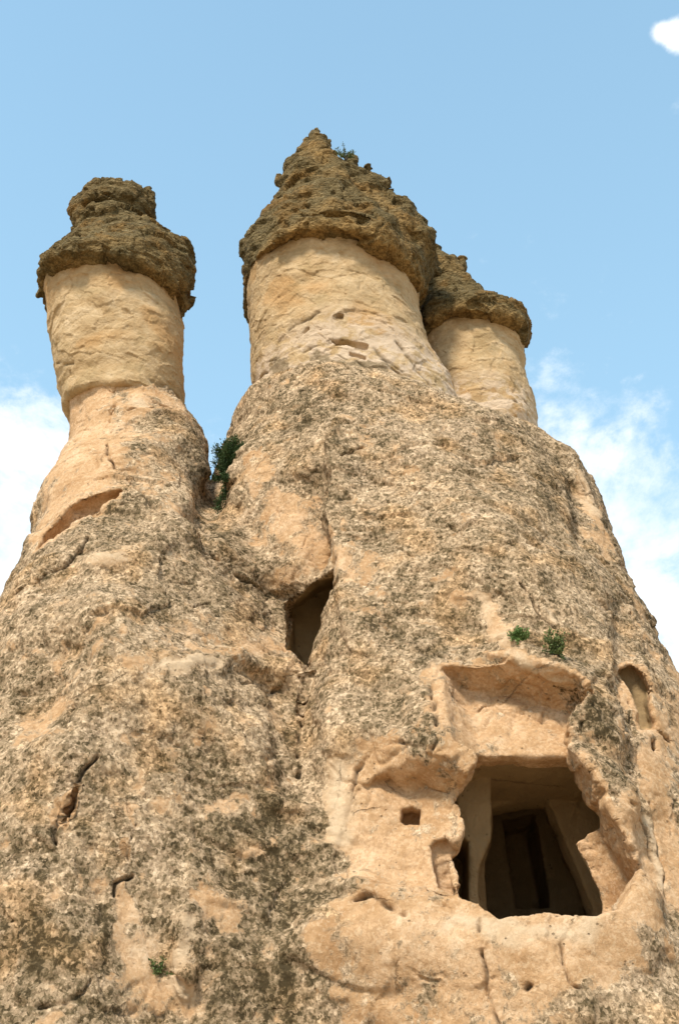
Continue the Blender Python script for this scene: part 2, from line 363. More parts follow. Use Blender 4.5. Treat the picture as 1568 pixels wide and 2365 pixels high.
# cap rocks
cap_l = Loft([(76, 696), (82, 680), (106, 646), (146, 590), (174, 530), (180, 500), (186, 478), (204, 455), (235, 440), (262, 432)],
             [(432, 706), (446, 650), (440, 606), (408, 566), (374, 540), (344, 510), (352, 484), (341, 456), (310, 442), (275, 432)], YL, ratio=.98, n=2.05, k=.07, bot=19.85, tilt=0.09, tilty=-.10, shrink=.02, taper=(19.9, 21.6, .66))
cap_m = Loft([(551, 694), (554, 650), (575, 575), (603, 505), (630, 452), (657, 402), (684, 358), (700, 338), (716, 326)],
             [(966, 704), (984, 650), (1008, 600), (1000, 556), (966, 530), (936, 496), (906, 468), (884, 440), (850, 412), (806, 388), (778, 372), (764, 350), (746, 326)], 19.8, ratio=1.06, n=2.1, k=.10, bot=20.75, tilt=0.02, tilty=-.03, shrink=.07, taper=(20.8, 22.8, .66))
cap_r = Loft([(955, 790), (945, 700), (955, 620), (960, 575), (970, 555)],
             [(1216, 800), (1220, 770), (1202, 738), (1150, 718), (1118, 690), (1088, 645), (1056, 606), (1022, 576), (1000, 555)], 21.3, ratio=1.05, n=2.1, k=.14, bot=20.45, tilt=0.04, shrink=.08, taper=(20.6, 21.8, .7))
def Hm(pts, f): return trace(f, [a for a, b in pts], [b for a, b in pts])
_cm = [([(740, 482), (800, 482)], .30, .10), ([(700, 455), (770, 432), (850, 470)], .20, -.16), ([(640, 545), (740, 512), (850, 535)], .16, -.14), ([(590, 600), (650, 560)], .25, -.14), ([(875, 560), (945, 640)], .35, -.30),
       ([(860, 470), (870, 540)], .2, -.12), ([(810, 400), (850, 430), (900, 470)], .14, .20), ([(830, 380), (880, 420), (940, 480)], .2, -.15), ([(640, 480), (690, 440)], .3, -.10), ([(745, 380), (700, 400)], .22, .10), ([(905, 520), (960, 560)], .2, .12)]
_cl = [([(205, 478), (230, 466), (270, 462), (320, 470), (345, 496)], .11, .16), ([(190, 440), (260, 425), (330, 440)], .18, -.12), ([(160, 610), (250, 555), (340, 570), (420, 640)], .2, -.10), ([(130, 640), (180, 600)], .25, -.06),
       ([(300, 585), (380, 650)], .3, -.16), ([(210, 520), (320, 520)], .4, -.06)]
_cr = [([(1010, 680), (1100, 720), (1190, 740)], .22, -.10), ([(1010, 640), (1040, 700)], .35, .12)]
for nm_, src, fn in (('M', _cm, cap_m), ('L', _cl, cap_l), ('R', _cr, cap_r)):
    globals()['REL' + nm_] = [Stroke(Hm(a, fn), b, c) for a, b, c in src]
# broken prongs and the hanging lip of the left cap
SC_C = Hm([(772, 486)], cap_m)[0] + np.array([0, .08, .0])
def spike(p, base, tip, r):
    b = np.array(base); t = np.array(tip); ab = t - b; h = np.clip(((p - b) @ ab) / (ab @ ab), 0, 1)
    q = p - (b + h[:, None] * ab); return np.sqrt((q * q).sum(1)) - r * (1 - .8 * h)
def under(p, f, zb, depth, r0, cx, cy):
    """hollow the underside so that a lip hangs round the rim"""
    d = np.sqrt((p[:, 0] - cx) ** 2 + (p[:, 1] - cy) ** 2)
    return smax(f, -(p[:, 2] - (zb + depth * (1 - sstep(d, r0 * .75, r0 * 1.25)))), .08)
def f_cl(p):
    f = cap_l(p) + .13 * fbm(p, .9, 4, .55, 3.3)
    for s in RELL: s.add(p, f)
    f = f - .10 * np.abs(fbm(p, 1.0, 2, .5, 71.0)) + .03
    f = smin(f, spike(p, at(112, 650, YL), at(88, 684, YL), .22), .15)
    f = smin(f, spike(p, at(424, 700, YL), at(418, 738, YL), .20), .12)
    f = smin(f, spike(p, at(430, 640, YL), at(421, 700, YL), .24), .15)
    f = smin(f, spike(p, at(420, 575, YL), at(421, 548, YL), .10), .06)
    f = smin(f, spike(p, at(345, 470, YL), at(340, 432, YL), .18), .1)
    return f
def f_cm(p):
    f = cap_m(p) + .16 * fbm(p, .75, 4, .55, 23.3)
    for s in RELM: s.add(p, f)
    q = (p - SC_C) / np.array([.78, .50, .30]); f = smax(f, -(np.sqrt((q * q).sum(1)) - 1) * .35, .05)
    f = f - .12 * np.abs(fbm(p, .95, 2, .5, 61.0)) + .04
    for b, t, r in (((645, 420), (641, 400), .10), ((935, 480), (932, 462), .22), ((885, 420), (888, 402), .12), ((850, 392), (868, 386), .14), ((808, 372), (815, 362), .15), ((758, 330), (762, 318), .10), ((738, 385), (731, 302), .50), ((705, 360), (708, 325), .25), ((800, 400), (822, 366), .30)):
        f = smin(f, spike(p, at(*b, 19.8), at(*t, 19.8), r), .08)
    return f
def f_cr(p):
    f = cap_r(p) + .11 * fbm(p, .9, 4, .55, 43.3)
    for s in RELR: s.add(p, f)
    for b, t, r in (((1070, 618), (1066, 592), .14), ((1204, 770), (1212, 800), .14), ((1125, 690), (1132, 682), .1)):
        f = smin(f, spike(p, at(*b, 21.3), at(*t, 21.3), r), .07)
    return f
# squared cut and small holes in the broad pillar
cut_y = Hm([(825, 810)], f_pm)[0][1]
PM_CARVES = [Prism([(803, 786), (850, 795), (848, 806), (806, 800)], cut_y, .14, .8), Prism([(805, 822), (846, 832), (846, 823), (806, 812)], cut_y, .10, .8),
             Prism([(758, 784), (806, 788), (806, 800), (775, 800)], cut_y + .05, .22, .8), Prism([(779, 735), (791, 736), (791, 744), (779, 743)], cut_y + .1, .4, .8),
             Prism([(770, 738), (775, 738), (775, 743), (770, 743)], cut_y + .1, .3, .8), Prism([(684, 768), (715, 752), (716, 760), (690, 775)], cut_y + .1, .12, .8)]
def f_pm2(p):
    f = f_pm(p)
    for c in PM_CARVES:
        m = np.nonzero(c.inside_box(p))[0]
        if len(m): f[m] = smax(f[m], -c(p[m]), .02)
    return f

# ------------------------------------------------------------------ meshing
def surface_nets(f, lo, hi, h):
    lo = np.array(lo, float); n = np.ceil((np.array(hi) - lo) / h).astype(int) + 1
    B = 5
    cs = np.ceil(n / B).astype(int) + 1; n = (cs - 1) * B + 1
    gx = [lo[k] + np.arange(cs[k]) * h * B for k in range(3)]
    G = np.stack(np.meshgrid(*gx, indexing='ij'), -1).reshape(-1, 3)
    C = f(G).reshape(cs)
    full = np.kron(C, np.ones((B, B, B), np.float32))[:n[0], :n[1], :n[2]].astype(np.float32) * 0
    # coarse blocks whose corner values come near zero
    mn = C[:-1, :-1, :-1].copy(); mx = mn.copy()
    for i in (0, 1):
        for j in (0, 1):
            for k in (0, 1):
                c = C[i:cs[0] - 1 + i, j:cs[1] - 1 + j, k:cs[2] - 1 + k]; mn = np.minimum(mn, c); mx = np.maximum(mx, c)
    lim = h * B * 1.1
    act = (mn < lim) & (mx > -lim)
    # fill far values with a sign
    sg = np.where(mn > 0, 1.0, -1.0).astype(np.float32)
    F = np.ones(n, np.float32)
    F[:-1, :-1, :-1] = np.kron(sg, np.ones((B, B, B), np.float32))
    A = np.argwhere(act); o = np.stack(np.meshgrid(*[np.arange(B + 1)] * 3, indexing='ij'), -1).reshape(-1, 3)
    for s in range(0, len(A), 3000):
        idx = (A[s:s + 3000, None, :] * B + o[None]).reshape(-1, 3)
        key = (idx[:, 0].astype(np.int64) * n[1] + idx[:, 1]) * n[2] + idx[:, 2]
        key = np.unique(key); ii = np.stack([key // (n[1] * n[2]), (key // n[2]) % n[1], key % n[2]], 1)
        F[ii[:, 0], ii[:, 1], ii[:, 2]] = f(lo + ii * h)
    ins = F < 0
    a = ins[:-1, :-1, :-1]; s_and = a.copy(); s_or = a.copy()
    for i in (0, 1):
        for j in (0, 1):
            for k in (0, 1):
                c = ins[i:n[0] - 1 + i, j:n[1] - 1 + j, k:n[2] - 1 + k]; s_and &= c; s_or |= c
    cells = np.argwhere(s_or & ~s_and); vid = np.full(np.array(n) - 1, -1, np.int64); vid[tuple(cells.T)] = np.arange(len(cells))
    acc = np.zeros((len(cells), 3)); cnt = np.zeros(len(cells))
    cor = [(i, j, k) for i in (0, 1) for j in (0, 1) for k in (0, 1)]
    for a_ in cor:
        for ax in range(3):
            if a_[ax] == 1: continue
            b_ = list(a_); b_[ax] = 1
            A0 = cells + a_; B0 = cells + b_
            fa = F[tuple(A0.T)]; fb = F[tuple(B0.T)]; m = (fa < 0) != (fb < 0)
            t = np.clip(fa / np.where(m, fa - fb, 1), 0, 1)
            pt = A0 + (B0 - A0) * t[:, None]; acc[m] += pt[m]; cnt[m] += 1
    V = lo + (acc / cnt[:, None]) * h
    quads = []
    for ax in range(3):
        sl0 = [slice(1, n[k] - 1) for k in range(3)]; sl0[ax] = slice(0, n[ax] - 1)
        sl1 = [slice(1, n[k] - 1) for k in range(3)]; sl1[ax] = slice(1, n[ax])
        i0 = ins[tuple(sl0)]; i1 = ins[tuple(sl1)]
        e = np.argwhere(i0 != i1); flip = i0[tuple(e.T)]
        off = np.ones(3, int); off[ax] = 0; e = e + off
        u, v = (ax + 1) % 3, (ax + 2) % 3; du = np.zeros(3, int); du[u] = 1; dv = np.zeros(3, int); dv[v] = 1
        q = np.stack([vid[tuple((e - du - dv).T)], vid[tuple((e - dv).T)], vid[tuple(e.T)], vid[tuple((e - du).T)]], 1)
        q[~flip] = q[~flip][:, ::-1]; quads.append(q)
    Q = np.vstack(quads); Q = Q[(Q >= 0).all(1)]
    T = np.vstack([Q[:, [0, 1, 2]], Q[:, [0, 2, 3]]])
    return V, T

def grad(f, V, e=0.02):
    g = np.empty_like(V)
    for k in range(3):
        d = np.zeros(3); d[k] = e; g[:, k] = (f(V + d) - f(V - d)) / (2 * e)
    return g
def project(f, V, it=2, mx=.06):
    for _ in range(it):
        g = grad(f, V); v = f(V); g2 = (g * g).sum(1) + 1e-4
        st = -(v / g2)[:, None] * g; l = np.sqrt((st * st).sum(1)) + 1e-9
        V = V + st * np.minimum(1, mx / l)[:, None]
    return V
def vnormals(V, T):
    n = np.cross(V[T[:, 1]] - V[T[:, 0]], V[T[:, 2]] - V[T[:, 0]])
    N = np.stack([np.bincount(T.ravel(), np.repeat(n[:, k], 3), minlength=len(V)) for k in range(3)], 1)
    return N / (np.linalg.norm(N, axis=1)[:, None] + 1e-12)
def in_view(P, N, margin):
    d = P - CAM; c, s = math.cos(R(PITCH)), math.sin(R(PITCH))
    zc = d[:, 1] * c + d[:, 2] * s; yc = -d[:, 1] * s + d[:, 2] * c; t = math.tan(R(VFOV / 2))
    face = (N * d).sum(1) / np.linalg.norm(d, axis=1) < 0.25
    return face & (np.abs(yc) < zc * t * (1 + margin)) & (np.abs(d[:, 0]) < zc * t * 678 / 1024 * (1 + margin + .1)) & (zc > 0)
def refine(V, T, maxlen, margin=0.12, where=None):
    """split every edge longer than maxlen that lies on the side facing the visitor"""
    N = vnormals(V, T)
    ok = in_view(V, N, margin)
    if where is not None: ok &= where(V)
    E = np.vstack([T[:, [0, 1]], T[:, [1, 2]], T[:, [2, 0]]]); E.sort(axis=1)
    key = E[:, 0].astype(np.int64) * len(V) + E[:, 1]; uk, inv = np.unique(key, return_inverse=True)
    a = uk // len(V); b = uk % len(V)
    ln = np.linalg.norm(V[a] - V[b], axis=1); sp = (ln > maxlen) & ok[a] & ok[b]
    mid = np.full(len(uk), -1, np.int64); mid[sp] = len(V) + np.arange(sp.sum())
    V2 = np.vstack([V, (V[a[sp]] + V[b[sp]]) / 2])
    m = mid[inv].reshape(3, -1).T; s = m >= 0; c = s.sum(1); out = [T[c == 0]]
    t = T[c == 3]; q = m[c == 3]
    out += [np.stack([t[:, 0], q[:, 0], q[:, 2]], 1), np.stack([q[:, 0], t[:, 1], q[:, 1]], 1), np.stack([q[:, 2], q[:, 1], t[:, 2]], 1), q]
    for k in range(3):
        r = [k, (k + 1) % 3, (k + 2) % 3]
        w = (c == 1) & s[:, k]; t = T[w][:, r]; q = m[w][:, k]
        out += [np.stack([t[:, 0], q, t[:, 2]], 1), np.stack([q, t[:, 1], t[:, 2]], 1)]
        w = (c == 2) & ~s[:, r[2]]; t = T[w][:, r]; q0 = m[w][:, r[0]]; q1 = m[w][:, r[1]]
        out += [np.stack([q0, t[:, 1], q1], 1), np.stack([t[:, 0], q0, q1], 1), np.stack([t[:, 0], q1, t[:, 2]], 1)]
    return V2, np.vstack(out)

def make_mesh(name, V, T, attrs, mat, origin):
    me = bpy.data.meshes.new(name); nv, nt = len(V), len(T)
    me.vertices.add(nv); me.vertices.foreach_set('co', (V - origin).astype(np.float32).ravel())
    me.loops.add(nt * 3); me.loops.foreach_set('vertex_index', T.astype(np.int32).ravel())
    me.polygons.add(nt); me.polygons.foreach_set('loop_start', (np.arange(nt) * 3).astype(np.int32))
    me.polygons.foreach_set('loop_total', np.full(nt, 3, np.int32))
    me.update(calc_edges=True); me.polygons.foreach_set('use_smooth', np.ones(nt, bool))
    for k, v in attrs.items():
        at_ = me.attributes.new(k, 'FLOAT', 'POINT'); at_.data.foreach_set('value', v.astype(np.float32))
    me.materials.append(mat)
    ob = bpy.data.objects.new(name, me); scene.collection.objects.link(ob); ob.location = origin
    return ob

def rock(name, f, lo, hi, h, mat, origin, disp, masks=None, fine=.032, levels=2, extra=None):
    V, T = surface_nets(f, lo, hi, h)
    V = project(f, V, 2, h * .6)
    for k in range(levels):
        V, T = refine(V, T, max(fine, h * .75 / 2 ** k)); V = project(f, V, 1, h * .35)
    if extra is not None:
        V, T = refine(V, T, fine * .55, .02, extra); V = project(f, V, 1, h * .2)
    N = vnormals(V, T)
    V2 = V + N * disp(V, N)[:, None]
    at_ = masks(V, N) if masks else {}
    print('ROCK', name, len(V), len(T), flush=True)
    return make_mesh(name, V2, T, at_, mat, origin)

# ------------------------------------------------------------------ materials
def nodes(mat):
    mat.use_nodes = True; nt = mat.node_tree; nt.nodes.clear(); return nt
class NB:
    def __init__(s, nt): s.nt = nt
    def n(s, t, **kw):
        x = s.nt.nodes.new(t)
        for k, v in kw.items(): setattr(x, k, v)
        return x
    def l(s, a, b): s.nt.links.new(a, b)
    def math(s, op, a, b=None, c=None, clamp=False):
        n = s.n('ShaderNodeMath', operation=op, use_clamp=clamp)
        for i, v in enumerate((a, b, c)):
            if v is None: continue
            if isinstance(v, (int, float)): n.inputs[i].default_value = v
            else: s.l(v, n.inputs[i])
        return n.outputs[0]
    def noise(s, vec, scale, detail=4, rough=.55, dist=0.0):
        n = s.n('ShaderNodeTexNoise'); n.inputs['Scale'].default_value = scale; n.inputs['Detail'].default_value = detail
        n.inputs['Roughness'].default_value = rough; n.inputs['Distortion'].default_value = dist
        if vec is not None: s.l(vec, n.inputs['Vector'])
        return n.outputs['Fac']
    def vor(s, vec, scale, feature='F1', out='Distance'):
        n = s.n('ShaderNodeTexVoronoi', feature=feature); n.inputs['Scale'].default_value = scale; s.l(vec, n.inputs['Vector']); return n.outputs[out]
    def ramp(s, fac, stops, interp='LINEAR'):
        n = s.n('ShaderNodeValToRGB'); s.l(fac, n.inputs[0]); cr = n.color_ramp; cr.interpolation = interp
        while len(cr.elements) < len(stops): cr.elements.new(.5)
        for e, (p, c) in zip(cr.elements, stops):
            e.position = p; e.color = (*c, 1) if not isinstance(c, (int, float)) else (c, c, c, 1)
        return n.outputs[0]
    def step(s, v, a, b, lo=0.0, hi=1.0):
        n = s.n('ShaderNodeMapRange', interpolation_type='SMOOTHSTEP'); s.l(v, n.inputs[0])
        for i, x in enumerate((a, b, lo, hi)): n.inputs[i + 1].default_value = x
        return n.outputs[0]
    def mix(s, fac, a, b, mode='MIX'):
        n = s.n('ShaderNodeMix', data_type='RGBA', blend_type=mode)
        if isinstance(fac, (int, float)): n.inputs[0].default_value = fac
        else: s.l(fac, n.inputs[0])
        for i, v in ((6, a), (7, b)):
            if isinstance(v, tuple): n.inputs[i].default_value = (*v, 1)
            else: s.l(v, n.inputs[i])
        return n.outputs[2]
    def attr(s, name): return s.n('ShaderNodeAttribute', attribute_name=name).outputs['Fac']
    def vec(s, scale=(1, 1, 1), rot=(0, 0, 0)):
        tc = s.n('ShaderNodeTexCoord'); m = s.n('ShaderNodeMapping'); m.inputs['Scale'].default_value = scale; m.inputs['Rotation'].default_value = rot
        s.l(tc.outputs['Object'], m.inputs[0]); return m.outputs[0]
    def finish(s, col, height, strength, dist, rough=.95):
        b = s.n('ShaderNodeBsdfPrincipled'); b.inputs['Roughness'].default_value = rough; b.inputs['Specular IOR Level'].default_value = .15
        s.l(col, b.inputs['Base Color'])
        if height is not None:
            bp = s.n('ShaderNodeBump'); bp.inputs['Strength'].default_value = strength; bp.inputs['Distance'].default_value = dist
            s.l(height, bp.inputs['Height']); s.l(bp.outputs[0], b.inputs['Normal'])
        o = s.n('ShaderNodeOutputMaterial'); s.l(b.outputs[0], o.inputs[0])

def mat_body():
    m = bpy.data.materials.new('weathered tuff'); b = NB(nodes(m))
    v = b.vec(); vs = b.vec((1, 1, .82), (0, R(20), 0))
    # lichen crust with clasts showing through
    n1 = b.noise(vs, 9.5, 6, .74, .2); n2 = b.noise(vs, 34, 4, .72); big = b.noise(v, .55, 4, .55, .5); mid = b.noise(vs, 1.9, 6, .66, .4)
    wv = b.n('ShaderNodeVectorMath', operation='ADD'); nv = b.n('ShaderNodeTexNoise'); nv.inputs['Scale'].default_value = 22; nv.inputs['Detail'].default_value = 3; b.l(vs, nv.inputs['Vector'])
    sc = b.n('ShaderNodeVectorMath', operation='SCALE'); sc.inputs['Scale'].default_value = .09; b.l(nv.outputs['Color'], sc.inputs[0]); b.l(vs, wv.inputs[0]); b.l(sc.outputs[0], wv.inputs[1]); vw = wv.outputs[0]
    def cells(scale):
        q = b.n('ShaderNodeTexVoronoi'); q.inputs['Scale'].default_value = scale; b.l(vw, q.inputs['Vector']); sp = b.n('ShaderNodeSeparateColor'); b.l(q.outputs['Color'], sp.inputs[0]); return sp.outputs[0], q.outputs['Distance']
    c1, d1 = cells(11); c2, d2 = cells(27)
    mixn = b.math('ADD', b.math('MULTIPLY', n1, .55), b.math('MULTIPLY', n2, .45))
    dark = b.attr('dark'); bare = b.attr('bare')
    mot = b.noise(vs, 3.6, 8, .66, .15)
    amp = b.math('ADD', .30, b.math('MULTIPLY', dark, .62))
    sh = b.math('ADD', .5, b.math('MULTIPLY', b.math('SUBTRACT', mot, .5), amp))
    sh = b.math('ADD', sh, b.math('MULTIPLY', b.math('SUBTRACT', mixn, .5), .80))
    sh = b.math('ADD', sh, b.math('MULTIPLY', b.math('SUBTRACT', mid, .5), .28))
    sh = b.math('ADD', sh, b.math('MULTIPLY', b.math('SUBTRACT', big, .5), .22))
    sh = b.math('ADD', sh, b.math('MULTIPLY', b.math('SUBTRACT', c1, .5), .10))
    sh = b.math('ADD', sh, b.math('MULTIPLY', b.math('SUBTRACT', c2, .5), .23))
    stv = b.noise(b.vec((1.9, 1.9, .24), (0, R(-24), 0)), 1.6, 6, .62, .4); sh = b.math('ADD', sh, b.math('MULTIPLY', b.math('SUBTRACT', stv, .5), .30))
    sh = b.math('SUBTRACT', sh, b.math('MULTIPLY', dark, .070)); sh = b.math('ADD', sh, b.math('MULTIPLY', bare, .12))
    sh = b.math('ADD', sh, .004)
    lich = b.ramp(sh, [(.31, (.064, .046, .022)), (.40, (.152, .110, .058)), (.47, (.262, .190, .113)), (.54, (.358, .258, .160)), (.61, (.50, .362, .230)), (.71, (.71, .54, .36))])
    tone = b.noise(v, 1.3, 3, .5); lich = b.mix(b.math('MULTIPLY', b.step(tone, .48, .66), .5), lich, b.mix(1.0, lich, (1.12, .92, .66), 'MULTIPLY'))
    lich = b.mix(b.math('MULTIPLY', b.step(b.noise(v, 1.0, 3, .5, 1.0), .52, .7), .45), lich, b.mix(1.0, lich, (.98, .99, 1.05), 'MULTIPLY'))
    # bare cut tuff
    nb = b.noise(vs, 1.7, 6, .6, .5); nb2 = b.noise(vs, 26, 5, .75)
    bc = b.ramp(nb, [(.30, (.39, .222, .105)), (.46, (.50, .314, .166)), (.58, (.585, .384, .222)), (.72, (.665, .485, .315))])
    bc = b.mix(b.step(nb2, .56, .70, 0, .40), bc, (.30, .20, .12)); bc = b.mix(b.step(nb2, .28, .40, .30, 0), bc, (.66, .55, .42))
    gr = b.math('ADD', b.math('MULTIPLY', n2, .6), b.math('MULTIPLY', c2, .28))
    bc = b.mix(b.step(gr, .43, .56, 0, .42), bc, (.36, .215, .105)); bc = b.mix(b.step(b.noise(v, 2.6, 7, .7, .3), .52, .66, 0, .38), bc, (.40, .235, .11)); bc = b.mix(b.step(gr, .30, .40, .30, 0), bc, (.70, .55, .38))
    tint = b.math('MULTIPLY', b.attr('pale'), .75); bc = b.mix(tint, bc, (.62, .50, .35))
    edge = b.math('ADD', bare, b.math('MULTIPLY', b.math('SUBTRACT', b.noise(vs, 4.5, 6, .75, .5), .5), 1.9))
    edge = b.math('ADD', edge, b.math('MULTIPLY', b.math('SUBTRACT', mot, .5), 3.6))
    fac = b.step(edge, .34, .72); col = b.mix(fac, lich, bc)
    col = b.mix(1.0, col, (1.0, .965, .925), 'MULTIPLY')
    inn = b.attr('inside'); col = b.mix(inn, col, b.mix(b.noise(v, 3, 4), (.27, .185, .090), (.44, .305, .160)))  # room, cleft and side cave walls darkened: their shade put into the colour
    cr = b.attr('crack'); col = b.mix(b.math('MULTIPLY', cr, .7), col, (.07, .052, .03))
    def crackline(scale, w):
        q = b.n('ShaderNodeTexVoronoi', feature='DISTANCE_TO_EDGE'); q.inputs['Scale'].default_value = scale
        a = b.n('ShaderNodeVectorMath', operation='ADD'); nn = b.n('ShaderNodeTexNoise'); nn.inputs['Scale'].default_value = 2.2; nn.inputs['Detail'].default_value = 6; nn.inputs['Roughness'].default_value = .65
        k = b.n('ShaderNodeVectorMath', operation='SCALE'); k.inputs['Scale'].default_value = .28; b.l(v, nn.inputs['Vector']); b.l(nn.outputs['Color'], k.inputs[0]); b.l(v, a.inputs[0]); b.l(k.outputs[0], a.inputs[1]); b.l(a.outputs[0], q.inputs['Vector'])
        return b.step(q.outputs['Distance'], w * .3, w, 1, 0)
    cl = b.math('MULTIPLY', crackline(.75, .012), b.step(b.noise(v, 1.1, 3, .5), .53, .62))
    cl = b.math('MULTIPLY', cl, .7); col = b.mix(b.math('MULTIPLY', cl, .55), col, (.14, .09, .045))
    # relief: pebbly crust, smoother where bare
    vo = b.vor(vs, 16); h = b.math('ADD', b.math('MULTIPLY', mixn, 1.0), b.math('MULTIPLY', b.math('SUBTRACT', .6, vo), .5))
    h = b.math('MULTIPLY', h, b.math('SUBTRACT', 1.0, b.math('MULTIPLY', fac, .62)))
    h = b.math('ADD', h, b.math('MULTIPLY', b.noise(v, 40, 6, .82), .75)); h = b.math('ADD', h, b.math('MULTIPLY', mot, .9))
    h = b.math('SUBTRACT', h, b.math('MULTIPLY', cl, 1.2))
    pit = b.math('MULTIPLY', b.step(b.vor(v, 9), .10, .16, 1, 0), b.step(b.noise(v, 2.2, 2), .50, .60)); h = b.math('SUBTRACT', h, b.math('MULTIPLY', pit, .9))
    col = b.mix(b.math('MULTIPLY', pit, .6), col, (.14, .095, .05))
    b.finish(col, h, 1.0, .030); return m

def mat_pillar():
    m = bpy.data.materials.new('bedded ash tuff'); b = NB(nodes(m))
    vs = b.vec((1, 1, 1.5), (0, R(10), 0)); v = b.vec()
    s1 = b.noise(vs, 1.6, 6, .62, .8); s2 = b.noise(vs, 7, 5, .7, .5); g = b.noise(v, 42, 3, .7); big = b.noise(v, .7, 3, .5, .6)
    x = b.math('ADD', b.math('MULTIPLY', s1, .6), b.math('MULTIPLY', s2, .4))
    c = b.ramp(x, [(.30, (.31, .200, .092)), (.44, (.43, .295, .155)), (.55, (.50, .362, .208)), (.68, (.60, .460, .295))])
    c = b.mix(b.math('MULTIPLY', b.step(big, .50, .66), .7), c, (.44, .255, .105))
    c = b.mix(b.math('MULTIPLY', b.step(b.noise(v, 1.3, 6, .7, .6), .50, .64), .5), c, (.30, .215, .105))
    c = b.mix(b.step(g, .56, .70, 0, .40), c, (.26, .19, .09)); c = b.mix(b.step(g, .28, .42, .25, 0), c, (.64, .54, .36))
    c = b.mix(1.0, c, (1.0, .965, .925), 'MULTIPLY'); low = b.attr('pale'); c = b.mix(b.math('MULTIPLY', low, b.step(b.noise(vs, 2.4, 4, .6, .5), .40, .55)), c, (.56, .42, .29))
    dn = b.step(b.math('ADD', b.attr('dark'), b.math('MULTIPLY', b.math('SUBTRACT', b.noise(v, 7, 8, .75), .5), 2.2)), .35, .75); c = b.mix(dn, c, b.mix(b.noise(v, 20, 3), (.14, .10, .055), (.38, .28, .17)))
    cr = b.attr('crack'); c = b.mix(b.math('MULTIPLY', cr, .7), c, (.08, .06, .03))
    gi = b.noise(v, 11, 6, .75); h = b.math('ADD', b.math('MULTIPLY', x, .10), b.math('ADD', b.math('MULTIPLY', g, .35), b.math('MULTIPLY', gi, .8))); b.finish(c, h, .9, .05); return m

def mat_cap():
    m = bpy.data.materials.new('dark welded tuff'); b = NB(nodes(m))
    v = b.vec(); vs = b.vec((1, 1, 1.8), (0, R(10), 0))
    n1 = b.noise(vs, 6, 6, .7, .4); n2 = b.noise(v, 22, 4, .7); big = b.noise(v, 1.1, 4, .55, .6)
    x = b.math('ADD', b.math('MULTIPLY', n1, .6), b.math('MULTIPLY', n2, .4))
    c = b.ramp(x, [(.32, (.026, .019, .007)), (.43, (.070, .049, .018)), (.52, (.125, .088, .036)), (.60, (.20, .145, .068)), (.72, (.34, .27, .16))])
    c = b.mix(b.math('MULTIPLY', b.step(big, .50, .66), .6), c, b.mix(1.0, c, (1.35, .98, .55), 'MULTIPLY'))
    c = b.mix(b.attr('ochre'), c, b.mix(b.step(x, .38, .6), (.10, .055, .015), (.32, .195, .07)))
    vo = b.vor(vs, 13); h = b.math('ADD', b.math('MULTIPLY', x, 1.3), b.math('MULTIPLY', b.math('SUBTRACT', .6, vo), .6))
    b.finish(c, h, 1.0, .05); return m

def mat_simple(name, c1, c2, scale, rough=.8, trans=0):
    m = bpy.data.materials.new(name); b = NB(nodes(m)); v = b.vec(); n = b.noise(v, scale, 4)
    c = b.ramp(n, [(.35, c1), (.65, c2)]); b.finish(c, n, .4, .01, rough); return m
M_BODY, M_PIL, M_CAP = mat_body(), mat_pillar(), mat_cap()

